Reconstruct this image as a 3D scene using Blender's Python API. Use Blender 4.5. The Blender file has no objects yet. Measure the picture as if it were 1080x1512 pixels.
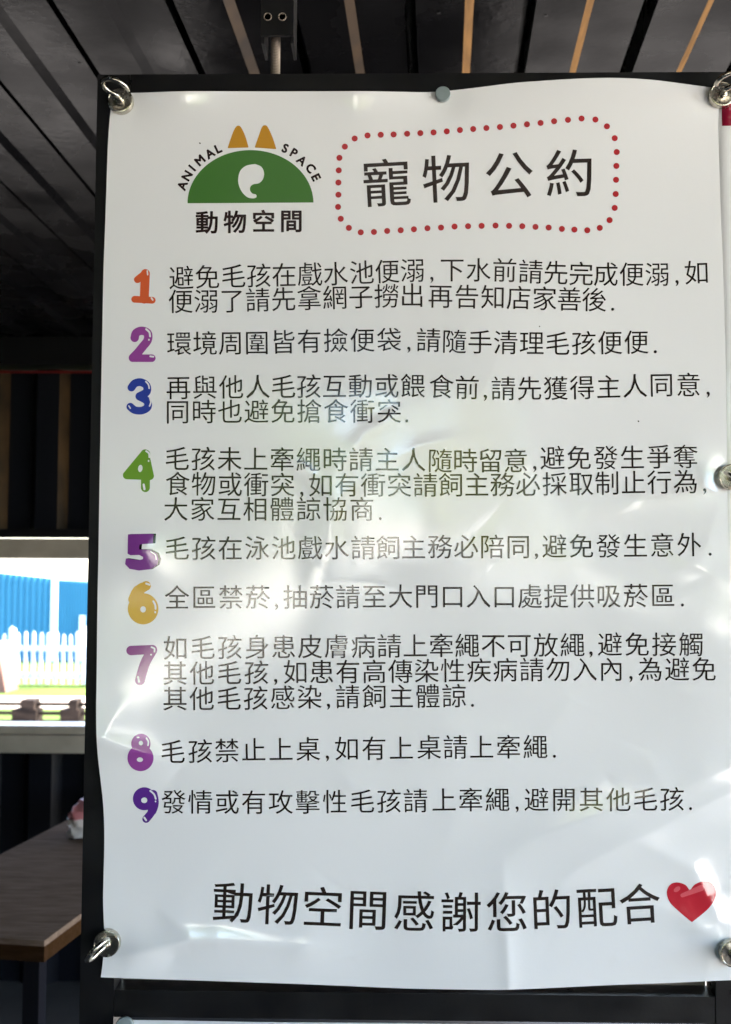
import bpy, bmesh, math, random
import numpy as np
from mathutils import Vector, Matrix
random.seed(7); np.random.seed(7)
S = bpy.context.scene
C = S.collection
R = math.radians

# ------------------------------------------------------------ camera, sky, sun, exposure
FPX, CX, CY = 1600.0, 540.0, 756.0          # focal length and centre of the 1080 x 1512 photograph
CAM = Vector((0.0, -1.04, 1.5))
PITCH, YAW, ROLL = math.atan(94/FPX), math.atan(30/FPX), R(0.25)
ROT = (Matrix.Rotation(YAW, 3, 'Z') @ Matrix.Rotation(math.pi/2 + PITCH, 3, 'X') @ Matrix.Rotation(ROLL, 3, 'Z'))
cam = bpy.data.cameras.new('camera'); camo = bpy.data.objects.new('camera', cam); C.objects.link(camo)
camo.matrix_world = Matrix.Translation(CAM) @ ROT.to_4x4()
cam.sensor_fit = 'VERTICAL'; cam.sensor_height = 24.0; cam.lens = 24.0*FPX/1512.0
cam.clip_start = 0.05; cam.clip_end = 600
cam.dof.use_dof = True; cam.dof.focus_distance = 1.04; cam.dof.aperture_fstop = 7.0
S.camera = camo

SUN_EL, SUN_AZ = R(56), R(58)              # azimuth clockwise from +Y
w = bpy.data.worlds.new('World'); S.world = w; w.use_nodes = True
nt = w.node_tree; bg = nt.nodes['Background']
sky = nt.nodes.new('ShaderNodeTexSky'); sky.sky_type = 'NISHITA'; sky.sun_disc = False
sky.sun_elevation = SUN_EL; sky.sun_rotation = SUN_AZ; sky.dust_density = 2.0
nt.links.new(sky.outputs[0], bg.inputs[0]); bg.inputs[1].default_value = 0.15
sl = bpy.data.lights.new('sun', 'SUN'); sl.energy = 4.5; sl.angle = R(0.5); sl.color = (1, .95, .87)
so = bpy.data.objects.new('sun', sl); C.objects.link(so)
sdir = Vector((math.sin(SUN_AZ)*math.cos(SUN_EL), math.cos(SUN_AZ)*math.cos(SUN_EL), math.sin(SUN_EL)))
so.rotation_euler = sdir.to_track_quat('Z', 'Y').to_euler(); so.location = (0, 0, 30)
S.view_settings.view_transform = 'Standard'; S.view_settings.look = 'None'
S.view_settings.exposure = 4.0; S.view_settings.gamma = 1.0
S.view_settings.use_curve_mapping = False
S.cycles.max_bounces = 10; S.cycles.diffuse_bounces = 5; S.cycles.glossy_bounces = 5
S.cycles.use_denoising = True; S.cycles.caustics_reflective = False

# ------------------------------------------------------------ pixel <-> world
RN = np.array(ROT); CN = np.array(CAM)
def rays(px, py):
    px = np.asarray(px, float); py = np.asarray(py, float)
    d = np.stack([(px-CX)/FPX, -(py-CY)/FPX, -np.ones_like(px)], -1)
    return d @ RN.T
def on_y(px, py, Y):                         # point on the vertical plane y = Y
    d = rays(px, py); t = (np.asarray(Y) - CN[1])/d[..., 1]
    return CN + d*t[..., None]
def on_z(px, py, Z):
    d = rays(px, py); t = (Z - CN[2])/d[..., 2]
    return CN + d*t[..., None]
def pix(P):
    v = (np.asarray(P)-CN) @ RN
    return CX - FPX*v[..., 0]/v[..., 2], CY + FPX*v[..., 1]/v[..., 2]
def P1(px, py, Y):
    return Vector(on_y(np.array([px]), np.array([py]), Y)[0])

# ------------------------------------------------------------ materials
def mat(name, col, rough=.5, metal=0., coat=0., coat_rough=.05, ior=1.5, spec=.5, noise=None, bump=None, vary=0., scale=6.):
    m = bpy.data.materials.new(name); m.use_nodes = True
    n = m.node_tree.nodes; l = m.node_tree.links; b = n['Principled BSDF']
    b.inputs['Base Color'].default_value = (*col, 1); b.inputs['Roughness'].default_value = rough
    b.inputs['Metallic'].default_value = metal; b.inputs['Coat Weight'].default_value = coat
    b.inputs['Coat Roughness'].default_value = coat_rough; b.inputs['Coat IOR'].default_value = 1.9; b.inputs['IOR'].default_value = ior
    b.inputs['Specular IOR Level'].default_value = spec
    tc = n.new('ShaderNodeTexCoord')
    if noise:                                 # noise = (scale, second colour, stretch)
        t = n.new('ShaderNodeTexNoise'); t.inputs['Scale'].default_value = noise[0]; t.inputs['Detail'].default_value = 6
        mp = n.new('ShaderNodeMapping'); mp.inputs['Scale'].default_value = noise[2] if len(noise) > 2 else (1, 1, 1)
        l.new(tc.outputs['Object'], mp.inputs[0]); l.new(mp.outputs[0], t.inputs['Vector'])
        r = n.new('ShaderNodeValToRGB'); r.color_ramp.elements[0].position = .35; r.color_ramp.elements[1].position = .68
        r.color_ramp.elements[0].color = (*col, 1); r.color_ramp.elements[1].color = (*noise[1], 1)
        l.new(t.outputs[0], r.inputs[0]); l.new(r.outputs[0], b.inputs['Base Color'])
    if vary:
        t = n.new('ShaderNodeTexNoise'); t.inputs['Scale'].default_value = scale; t.inputs['Detail'].default_value = 5
        l.new(tc.outputs['Object'], t.inputs['Vector'])
        mr = n.new('ShaderNodeMapRange'); mr.inputs['To Min'].default_value = max(.02, rough-vary); mr.inputs['To Max'].default_value = rough+vary
        mr.inputs['From Min'].default_value = .3; mr.inputs['From Max'].default_value = .7
        l.new(t.outputs[0], mr.inputs[0]); l.new(mr.outputs[0], b.inputs['Roughness'])
    if bump:                                  # bump = (scale, strength, distance)
        t = n.new('ShaderNodeTexNoise'); t.inputs['Scale'].default_value = bump[0]; t.inputs['Detail'].default_value = 4
        l.new(tc.outputs['Object'], t.inputs['Vector'])
        bp = n.new('ShaderNodeBump'); bp.inputs['Strength'].default_value = bump[1]; bp.inputs['Distance'].default_value = bump[2]
        l.new(t.outputs[0], bp.inputs['Height']); l.new(bp.outputs[0], b.inputs['Normal'])
        if coat: l.new(bp.outputs[0], b.inputs['Coat Normal'])
    return m

PAPER = dict(rough=.4, spec=.08, coat=1., coat_rough=.085, bump=(520, .12, .0004))
M = {
 'paper': mat('laminated_paper', (.83, .82, .815), **PAPER),
 'ink': mat('black_ink', (.022, .014, .011), **PAPER),
 'logo_ink': mat('logo_ink', (.022, .008, .008), **PAPER),
 'green': mat('green_ink', (.055, .17, .03), **PAPER),
 'amber': mat('amber_ink', (.53, .25, .015), **PAPER),
 'dot': mat('red_dot_ink', (.42, .025, .03), **PAPER),
 'n1': mat('orange_ink', (.66, .11, .035), **PAPER), 'n2': mat('magenta_ink', (.30, .06, .30), **PAPER),
 'n3': mat('blue_ink', (.03, .055, .33), **PAPER), 'n4': mat('leaf_green_ink', (.12, .28, .012), **PAPER),
 'n5': mat('violet_ink', (.20, .04, .25), **PAPER), 'n6': mat('yellow_ink', (.62, .36, .02), **PAPER),
 'n7': mat('plum_ink', (.25, .04, .22), **PAPER), 'n8': mat('orchid_ink', (.29, .06, .30), **PAPER),
 'n9': mat('indigo_ink', (.10, .025, .24), **PAPER),
 'white_ink': mat('white_ink', (.80, .78, .80), **PAPER), 'side_ink': mat('side_ink', (.008, .006, .008), **PAPER),
 'heart': mat('heart_red_ink', (.50, .015, .03), **PAPER), 'heart_light': mat('heart_pink_ink', (.68, .10, .12), **PAPER),
 'red_paper': mat('red_paper', (.42, .012, .05), **PAPER),
 'speck': mat('dust', (.06, .05, .04), rough=.9),
 'frame': mat('black_painted_steel', (.0042, .0042, .0052), rough=.40, spec=.25, vary=.14, scale=22, noise=(35, (.0065, .006, .006)), bump=(300, .25, .0004)),
 'ceiling': mat('dark_painted_corrugated_steel', (.0022, .0023, .0029), rough=.27, vary=.13, scale=5, spec=.019, noise=(3.0, (.0056, .0056, .0062)), bump=(60, .25, .0015)),
 'wall': mat('dark_blue_painted_corrugated_steel', (.005, .0055, .008), rough=.35, spec=.12, vary=.08, scale=4, bump=(40, .2, .001)),
 'tan': mat('tan_undercoat_stripe', (.20, .105, .034), rough=.45, spec=.04, noise=(14, (.11, .058, .02), (6, 1, 6))),  # warm reflection of sunlit ground, painted on the right-hand ribs
 'rust': mat('rusty_brown_stripe', (.045, .026, .011), rough=.35, spec=.04, noise=(5, (.012, .008, .005), (2, 2, 1))),  # dimmer warm reflection, painted on left ribs and wall flanks
 'beam': mat('black_steel_beam', (.0028, .0028, .0032), rough=.5, spec=.15),
 'red_paint': mat('red_paint', (.10, .006, .006), rough=.4, spec=.2),
 'nickel': mat('nickel', (.58, .54, .46), rough=.24, metal=1., vary=.08, scale=120, bump=(500, .15, .0002)),
 'zinc': mat('zinc_rod', (.26, .21, .17), rough=.6, metal=.6, bump=(300, .3, .0005)),
 'grey_disc': mat('grey_magnet_paint', (.20, .24, .24), rough=.4),
 'cream': mat('cream_window_frame', (.33, .29, .235), rough=.5, noise=(9, (.25, .22, .18))),
 'wood': mat('dark_wood_top', (.088, .060, .043), rough=.6, spec=.0, noise=(5, (.14, .10, .076), (3, 26, 26)), bump=(30, .15, .001)),
 'wood_edge': mat('wood_edge', (.020, .010, .004), rough=.6, spec=.0, noise=(12, (.03, .015, .008), (1, 8, 8))),
 'leg': mat('grey_steel_leg', (.007, .007, .009), rough=.6, spec=.0),
 'concrete': mat('concrete_floor', (.05, .048, .047), rough=.8, spec=.1, noise=(2.2, (.035, .034, .033)), bump=(40, .3, .002)),
 'soil': mat('tan_paving', (.37, .345, .32), rough=.9, noise=(.8, (.31, .285, .265)), bump=(20, .5, .01)),
 'grass': mat('grass', (.028, .050, .007), rough=.95, spec=.1, noise=(2.5, (.048, .068, .011)), bump=(60, .8, .02)),
 'path': mat('pale_path', (.20, .16, .12), rough=.9, noise=(2.0, (.15, .12, .09)), bump=(60, .5, .01)),
 'blue': mat('blue_sheet_metal', (.016, .115, .205), rough=.5, spec=.2, noise=(.9, (.028, .145, .235), (1, 1, .25)), bump=(3, .3, .02)),
 'pale_blue': mat('pale_blue_pipe', (.50, .58, .66), rough=.5),
 'white_paint': mat('white_fence_paint', (.52, .54, .56), rough=.6, noise=(7, (.36, .37, .38))),
 'old_wood': mat('weathered_timber', (.008, .006, .005), rough=.9, spec=.03, noise=(4, (.024, .017, .013), (1, 6, 6)), bump=(50, .4, .004)),
 'red_board': mat('red_brown_board', (.13, .055, .035), rough=.7, noise=(3, (.10, .04, .025))),
 'leaf': mat('leaves', (.05, .095, .018), rough=.6, noise=(1.2, (.10, .14, .03))),
 'leaf_light': mat('yellow_green_leaves', (.10, .13, .02), rough=.6, noise=(1.2, (.16, .17, .035))),
 'bark': mat('bark', (.09, .065, .045), rough=.95, bump=(30, .6, .01)),
 'wrap_white': mat('white_wrapper', (.60, .54, .52), rough=.5, bump=(60, .5, .003)),
 'wrap_red': mat('red_wrapper', (.48, .17, .18), rough=.6, bump=(60, .5, .003)),
 'render_wall': mat('pale_plaster', (.62, .60, .56), rough=.8, noise=(1.5, (.55, .53, .49))),
}

# ------------------------------------------------------------ object helpers
def tag(o, label=None, cat=None, group=None, kind=None):
    for k, v in (('label', label), ('category', cat), ('group', group), ('kind', kind)):
        if v: o[k] = v
    return o
def empty(name, loc, label, cat, group=None):
    o = bpy.data.objects.new(name, None); C.objects.link(o); o.location = loc; o.empty_display_size = .05
    return tag(o, label, cat, group)
def origin_of(o):
    v = Vector((0, 0, 0))
    while o: v = v + Vector(o.location); o = o.parent
    return v
def link(name, me, m, parent=None, local=False):
    """links a mesh as one object; vertices are in world space unless local"""
    if m and not me.materials: me.materials.append(m)
    o = bpy.data.objects.new(name, me); C.objects.link(o)
    if parent:
        o.parent = parent
        if not local: o.location = -origin_of(parent)
    return o
def from_bm(name, bm, m, parent=None, local=False, smooth=False, bevel=0.):
    if bevel:
        es = [e for e in bm.edges if len(e.link_faces) == 2 and e.calc_face_angle(0) > .6]
        bmesh.ops.bevel(bm, geom=es, offset=bevel, segments=2, affect='EDGES', profile=.5)
    bmesh.ops.recalc_face_normals(bm, faces=bm.faces)
    me = bpy.data.meshes.new(name); bm.to_mesh(me); bm.free()
    if smooth:
        for p in me.polygons: p.use_smooth = True
        me.set_sharp_from_angle(angle=R(35))
    return link(name, me, m, parent, local)
def add_box(bm, x0, x1, y0, y1, z0, z1, M4=None):
    vs = [bm.verts.new((x, y, z)) for x in (x0, x1) for y in (y0, y1) for z in (z0, z1)]
    for f in ((0, 1, 3, 2), (4, 6, 7, 5), (0, 4, 5, 1), (2, 3, 7, 6), (0, 2, 6, 4), (1, 5, 7, 3)):
        bm.faces.new([vs[i] for i in f])
    if M4 is not None:
        for v in vs: v.co = M4 @ v.co
    return vs
def box(name, a, m, parent=None, bevel=.001, local=False, M4=None):
    bm = bmesh.new(); add_box(bm, *a, M4); return from_bm(name, bm, m, parent, local, bevel=bevel, smooth=bevel > 0)
def add_tube(bm, pts, r, n=12, caps=True):
    pts = [Vector(p) for p in pts]; rs = r if isinstance(r, (list, tuple)) else [r]*len(pts)
    rings = []; up = None
    for i, p in enumerate(pts):
        t = (pts[min(i+1, len(pts)-1)] - pts[max(i-1, 0)]).normalized()
        if up is None: up = t.orthogonal().normalized()
        up = (up - t*up.dot(t)).normalized(); s = t.cross(up)
        rings.append([bm.verts.new(p + (up*math.cos(a) + s*math.sin(a))*rs[i]) for a in [2*math.pi*k/n for k in range(n)]])
    for a, b in zip(rings, rings[1:]):
        for k in range(n): bm.faces.new((a[k], a[(k+1) % n], b[(k+1) % n], b[k]))
    if caps: bm.faces.new(rings[0]); bm.faces.new(rings[-1])
def add_lathe(bm, prof, n=48):
    """profile [(r, y)] turned about the Y axis"""
    rings = [[bm.verts.new((r*math.cos(2*math.pi*k/n), y, r*math.sin(2*math.pi*k/n))) for k in range(n)] for r, y in prof]
    for a, b in zip(rings, rings[1:]):
        for k in range(n): bm.faces.new((a[k], a[(k+1) % n], b[(k+1) % n], b[k]))
    bm.faces.new(rings[0]); bm.faces.new(rings[-1])

# ------------------------------------------------------------ setting: ground, floor
GZ = -0.10
def sheet(name, x0, x1, y0, y1, z, m):
    bm = bmesh.new(); bm.faces.new([bm.verts.new(p) for p in ((x0, y0, z), (x1, y0, z), (x1, y1, z), (x0, y1, z))])
    return tag(from_bm(name, bm, m), kind='structure')
tag(sheet('grass', -300, 300, -300, 300, GZ, M['grass']), kind='structure')
sheet('path', -40, 40, 11.9, 13.2, GZ+.004, M['path'])
sheet('paved_yard', -14, 16, -12, 9.4, GZ+.008, M['soil'])  # unseen paving, put in to keep the bounced light neutral

# ------------------------------------------------------------ shelter: corrugated roof and back wall
WY = 3.0                                      # back wall
XL, XR, YB = -3.3, 3.4, -3.2
shelter = empty('steel_shelter', (0, WY, 0), 'dark corrugated steel shelter with ribbed ceiling and a cream framed window opening', 'shelter')
bm = bmesh.new(); add_box(bm, XL, XR, YB, WY+.2, -.098, 0)
from_bm('floor', bm, M['concrete'], shelter)
rib = np.array([(650-570)/FPX, 1.0, -40/FPX]); rib /= np.linalg.norm(rib)
CZ = CAM.z + .95                              # ceiling height over the poster
nrm = np.cross(np.array([1., -rib[0], 0]), rib); nrm /= np.linalg.norm(nrm)
if nrm[2] < 0: nrm = -nrm
side = np.cross(rib, nrm); side /= np.linalg.norm(side)
if side[0] < 0: side = -side
O = np.array([0., 0., CZ])
def on_ceiling(px, py):
    d = rays(px, py); t = ((O-CN) @ nrm)/(d @ nrm); return CN + d*t
pa, pb = on_ceiling(1005., 107.), on_ceiling(374., 107.)
PER = float((pa-pb) @ side)/4.0; PH = float((pa-O) @ side)   # one rib of the period
# per period: low pan, slope up, high pan, slope down
DEP, SLW = .012, .0150
def profile_strip(s0, s1, per, ph, dep, slw, slot=0.):
    out = []; k0 = int(math.floor((s0-ph)/per))-1
    for k in range(k0, int((s1-ph)/per)+2):
        b = ph+k*per
        out += [(b-slw/2, 0.), (b+slw/2, dep)]
        if slot: out += [(b+per/2-slot/2, dep), (b+per/2-slot/2+.0005, dep+.05), (b+per/2+slot/2, dep+.05), (b+per/2+slot/2+.0005, 0.)]
        else: out += [(b+per/2-slw/2, dep), (b+per/2+slw/2, 0.)]
    return [p for p in out if s0-per < p[0] < s1+per]
bm = bmesh.new()
prof = profile_strip(XL-.3, XR+.2, PER, PH, DEP, SLW, .019)
t0, t1 = (YB-.05)/rib[1], (WY+.75)/rib[1]  # unseen overhang past the back wall, added to shade the sill
NT = 24
rows = []
for i in range(NT+1):
    t = t0+(t1-t0)*i/NT
    rows.append([bm.verts.new(O + rib*t + side*s + nrm*(h + .0016*math.sin(3.1*t+s*9))) for s, h in prof])
for a, b in zip(rows, rows[1:]):
    for k in range(len(prof)-1):
        f = bm.faces.new((a[k], a[k+1], b[k+1], b[k]))
        if prof[k][1] < prof[k+1][1]: f.material_index = (1 if prof[k][0] > PH-PER*2.5 else 2 if prof[k][0] > PH-PER*4.5 else 0) if prof[k+1][1] < .03 else 0  # painted reflection steps down leftward: bright stripe, dim stripe, none
top = [bm.verts.new(O + rib*t + side*s + nrm*(DEP+.09)) for s, t in ((XL-.4, t0), (XR+.3, t0), (XR+.3, t1), (XL-.4, t1))]
bm.faces.new(top)
es = [e for e in bm.edges if len(e.link_faces) == 2 and e.calc_face_angle(0) > .5]
bmesh.ops.bevel(bm, geom=es, offset=.0022, segments=2, affect='EDGES')
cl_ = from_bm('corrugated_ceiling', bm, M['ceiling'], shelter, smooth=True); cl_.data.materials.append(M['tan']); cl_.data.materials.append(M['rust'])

for px, py in ((648, 18), (806, 22), (118, 92)):
    p = Vector(on_ceiling(float(px), float(py))); bm = bmesh.new()
    add_lathe(bm, [(.0034, 0), (.0034, -.0015), (.0028, -.002)], 6)
    for v in bm.verts: v.co = p + Vector((v.co.x, v.co.z, v.co.y))
    from_bm('screw', bm, M['beam'], shelter)
def zpx(py, Y): return float(on_y(np.array([60.]), np.array([float(py)]), Y)[0][2])
def xpx(px, py, Y): return float(on_y(np.array([float(px)]), np.array([float(py)]), Y)[0][0])
zsill, zwin0, zwin1, zhead = zpx(1111, WY-.02), zpx(1069, WY+.03), zpx(825, WY+.03), zpx(795, WY-.02)
zb0, zb1 = zpx(541, WY-.06), zpx(500, WY-.06)
winx0, winx1 = -2.4, xpx(300, 900, WY)
dx0, dx1 = .45, 3.2                          # unseen doorway behind and beside the posters, added for ceiling reflections
# corrugated wall pieces
bx = xpx(92, 680, WY)
def wall_piece(name, x0, x1, z0, z1, stripe=1):
    bm = bmesh.new(); per = xpx(92, 680, WY)-xpx(3, 680, WY)
    pr = [p for p in profile_strip(x0, x1, per, bx, .036, .03) if x0 <= p[0] <= x1]
    pr = [(x0, pr[0][1])] + pr + [(x1, pr[-1][1])]
    a = [bm.verts.new((x, WY+h, z0)) for x, h in pr]; b = [bm.verts.new((x, WY+h, z1)) for x, h in pr]
    a2 = [bm.verts.new((x, WY+.07, z0)) for x, h in (pr[0], pr[-1])]; b2 = [bm.verts.new((x, WY+.07, z1)) for x, h in (pr[0], pr[-1])]
    for k in range(len(pr)-1):
        f = bm.faces.new((a[k], a[k+1], b[k+1], b[k]))
        if pr[k][1] < pr[k+1][1]: f.material_index = stripe  # dim warm reflection painted on these flanks
    bm.faces.new((a2[0], a2[1], b2[1], b2[0])); bm.faces.new((a[0], b[0], b2[0], a2[0])); bm.faces.new((a[-1], a2[1], b2[1], b[-1]))
    bm.faces.new(a + a2[::-1]); bm.faces.new(b + b2[::-1])
    es = [e for e in bm.edges if len(e.link_faces) == 2 and .3 < e.calc_face_angle(0) < 1.2]
    bmesh.ops.bevel(bm, geom=es, offset=.006, segments=3, affect='EDGES')
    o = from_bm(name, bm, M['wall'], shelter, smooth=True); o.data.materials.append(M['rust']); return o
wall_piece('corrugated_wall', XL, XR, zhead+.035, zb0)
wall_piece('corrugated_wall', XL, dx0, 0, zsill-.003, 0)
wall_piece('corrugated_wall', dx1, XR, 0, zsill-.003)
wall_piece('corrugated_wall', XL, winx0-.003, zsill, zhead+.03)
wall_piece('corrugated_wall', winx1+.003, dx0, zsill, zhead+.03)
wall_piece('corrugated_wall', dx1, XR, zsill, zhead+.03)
box('beam', (XL, XR, WY-.09, WY+.09, zb0+.003, zb1), M['beam'], shelter, .004)
box('wall_panel', (XL, XR, WY+.0, WY+.08, zb1+.003, CZ+.1), M['beam'], shelter, 0)
box('beam', (XL, XR, WY-.035, WY-.003, zhead+.002, zpx(781, WY-.035)), M['beam'], shelter, .003)
bm = bmesh.new(); zr = zpx(547, WY-.06)
add_tube(bm, [(XL, WY-.05, zr), (xpx(137, 547, WY-.05), WY-.05, zr-.004), (XR, WY-.05, zr-.01)], .0045, 10)
from_bm('red_conduit', bm, M['red_paint'], shelter, smooth=True)
wf = box('window_frame', (winx0, winx1, WY-.02, WY+.10, zwin1, zhead), M['cream'], shelter, .003)
box('window_frame', (winx0, winx1, WY-.02, WY+.10, zpx(1084, WY-.02), zwin0), M['cream'], shelter, .003)
box('sill', (winx0, winx1, WY-.035, WY+.10, zsill, zpx(1084, WY-.02)-.003), M['cream'], shelter, .004)
for xx in (winx0, winx1-.06):
    box('window_frame', (xx, xx+.06, WY-.015, WY+.09, zwin0+.002, zwin1-.002), M['cream'], shelter, .003)
# unseen walls, added to darken left ceiling and poster reflections; right side open
bm = bmesh.new(); add_box(bm, XL-.05, XL-.003, YB-.06, WY+.08, 0, CZ-.02); from_bm('side_wall', bm, M['wall'], shelter)
for x, y in ((XR-.12, 1.0), (XR-.12, -1.6)):
    box('corner_post', (x, x+.1, y, y+.1, .001, CZ-.02), M['beam'], shelter, .004)
ox0, ox1, oz0, oz1 = -.70, .85, 1.20, 2.25
def rear(x0, x1, z0, z1): box('rear_wall', (x0+.0005, x1-.0005, YB-.06, YB, z0+.001, z1), M['wall'], shelter, 0)
HOLES = [(-1.12, -.84, 1.35, 1.95), (ox0, ox1, oz0, oz1), (1.15, 1.50, 1.25, 1.95)]
xa = XL
for h0, h1, hz0, hz1 in HOLES:                # openings added and placed to throw glare on the poster
    rear(xa, h0, 0, CZ+.08); rear(h0, h1, 0, hz0); rear(h0, h1, hz1, CZ+.08); xa = h1
rear(xa, 1.7, 0, CZ+.08)

# ------------------------------------------------------------ display rack: square tube frame with hanger
PB = dict(
 z_top=P1(600, 107.5, 0).z, z_top2=P1(600, 151, 0).z, z_mid=P1(600, 1468, 0).z, z_mid2=P1(600, 1508, 0).z)
xl0, xl1 = P1(136, 780, 0).x, P1(168, 1470, 0).x
xl0 = P1(131, 780, 0).x
xr0 = P1(1058, 1470, 0).x; xr1 = xr0+.042
rack = empty('display_rack', (0, 0, 0), 'black square tube steel rack that carries the posters, hung from the ceiling', 'display rack')
box('post', (xl0, xl1, .001, .031, 0, PB['z_top']), M['frame'], rack, .0025)
box('post', (xr0, xr1, .001, .031, 0, PB['z_top2']-.0005), M['frame'], rack, .0025)
box('rail', (xl1+.0004, xr1+.62, .001, .031, PB['z_top2'], PB['z_top']), M['frame'], rack, .002)
box('rail', (xl1+.0004, xr0-.0004, .002, .030, PB['z_mid2'], PB['z_mid']), M['frame'], rack, .002)
box('rail', (xr1+.0004, xr1+.62, .002, .030, PB['z_mid2'], PB['z_mid']), M['frame'], rack, .002)
# recessed ledge behind the gap under the poster
ledge = box('ledge', (xl1+.001, xr0-.001, .032, .06, PB['z_mid']-.004, PB['z_mid']+.004), M['zinc'], rack, .001)
rx = P1(407, 90, .016).x; rzb = P1(407, 58, .016).z
bm = bmesh.new()
zz = PB['z_top']; pts = []; rs = []
while zz < CZ-.02:
    pts += [(rx, .016, zz), (rx, .016, zz+.0008)]; rs += [.0049, .0044]; zz += .0016
add_tube(bm, pts, rs, 16); from_bm('threaded_rod', bm, M['zinc'], rack, smooth=True)
bx0, bx1 = P1(386, 60, 0).x, P1(434, 60, 0).x; bz = P1(410, 55, 0.0).z
bm = bmesh.new()                              # channel, open to the back and below
add_box(bm, bx0, bx1, -.004, .000, bz, CZ+.03); add_box(bm, bx0, bx0+.003, .0003, .036, bz-.006, CZ+.03); add_box(bm, bx1-.003, bx1, .0003, .036, bz-.006, CZ+.03)
br = from_bm('hanger_bracket', bm, M['frame'], rack, bevel=.0008, smooth=True)
for px in (395.5, 417):
    p = P1(px, 24.5, -.0045); bm = bmesh.new()
    add_lathe(bm, [(.0042, 0), (.0042, -.0006), (.0039, -.0009), (.0032, -.0008), (.0029, .0002)], 24)
    for v in bm.verts: v.co += Vector((p.x, -.0040, p.z))
    from_bm('bolt_hole', bm, M['zinc'], br, smooth=True)

# ------------------------------------------------------------ the poster's surface
HOOKS = {'tl': (180, 152), 'tr': (1064, 143), 'bl': (160, 1390), 'br': (1080, 1405), 'mr': (1078, 705), 'tm': (654, 141)}
def seg_d(x, y, a, b):
    ax, ay = a; bx_, by_ = b; dx, dy = bx_-ax, by_-ay
    t = np.clip(((x-ax)*dx+(y-ay)*dy)/(dx*dx+dy*dy+1e-9), 0, 1)
    return np.hypot(x-(ax+t*dx), y-(ay+t*dy)), t
def ridge(x, y, pts, h, wd, ends=(0., 0.)):
    """a fold along a polyline: height h (mm), half width wd (px), fading to ends"""
    q = np.array(pts); pad = 7*wd; out = np.zeros_like(x)
    h = h*(1 + max(0., (q[:, 1].mean()-1000)/380)*(.5 if q[:, 0].mean() > 700 else 1.))
    mk = (x > q[:, 0].min()-pad) & (x < q[:, 0].max()+pad) & (y > q[:, 1].min()-pad) & (y < q[:, 1].max()+pad)
    if not mk.any(): return out
    x, y = x[mk], y[mk]; n = len(pts)-1; o = np.zeros_like(x)
    for i in range(n):
        d, t = seg_d(x, y, pts[i], pts[i+1]); u = (i+t)/n
        k = ends[0] + (1-ends[0])*np.clip(u*2.2, 0, 1); k = k*(ends[1] + (1-ends[1])*np.clip((1-u)*2.2, 0, 1))
        v = .85*h*k*np.exp(-np.sqrt((d/(wd*1.25))**2+.10)+.31)
        o = np.where(np.abs(v) > np.abs(o), v, o)
    out[mk] = o
    return out
def blob(x, y, cx, cy, rx_, ry_, h, ang=0.):
    c, s = math.cos(R(ang)), math.sin(R(ang)); u = (x-cx)*c+(y-cy)*s; v = -(x-cx)*s+(y-cy)*c
    return h*np.exp(-(u/rx_)**2-(v/ry_)**2)
_waves = [(random.uniform(0, math.pi), random.uniform(.006, .024), random.uniform(0, 6.28)) for _ in range(12)]
def H(x, y):                                  # millimetres towards the viewer; x, y in photograph pixels on the rack's plane
    h = np.full_like(x, .9)
    for a, k, p in _waves: h = h + .020/k*.14*np.sin((x*math.cos(a)+y*math.sin(a))*k+p)
    # broad buckles between the magnets
    h = h + blob(x, y, 900, 120, 170, 90, 5.0) + blob(x, y, 400, 120, 190, 70, 3.0) + blob(x, y, 640, 640, 260, 260, 5.0)
    h = h + blob(x, y, 130, 1060, 110, 110, 5.5) + blob(x, y, 150, 1230, 90, 60, -2.0) + blob(x, y, 1090, 950, 110, 190, 5.0)
    h = h + blob(x, y, 745, 1470, 150, 120, 5.0) + blob(x, y, 350, 1480, 200, 60, 2.2) + blob(x, y, 860, 1230, 200, 90, 3.0, -25)
    h = h + blob(x, y, 720, 560, 90, 100, 1.6) + blob(x, y, 640, 780, 60, 70, 1.8) + blob(x, y, 480, 800, 28, 110, 1.5, 8)
    h = h + blob(x, y, 210, 820, 60, 45, 1.4) + blob(x, y, 950, 900, 120, 70, 2.2, 20) + blob(x, y, 860, 830, 40, 24, .8)
    # folds
    for pts, hh, wd, en in FOLDS: h = h + ridge(x, y, pts, hh, wd, en)
    k = np.ones_like(x)
    for hx, hy in HOOKS.values(): k = k*(1-np.exp(-((x-hx)**2+(y-hy)**2)/(38.**2)))
    return .5 + np.maximum(h*k, -.2)
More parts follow.
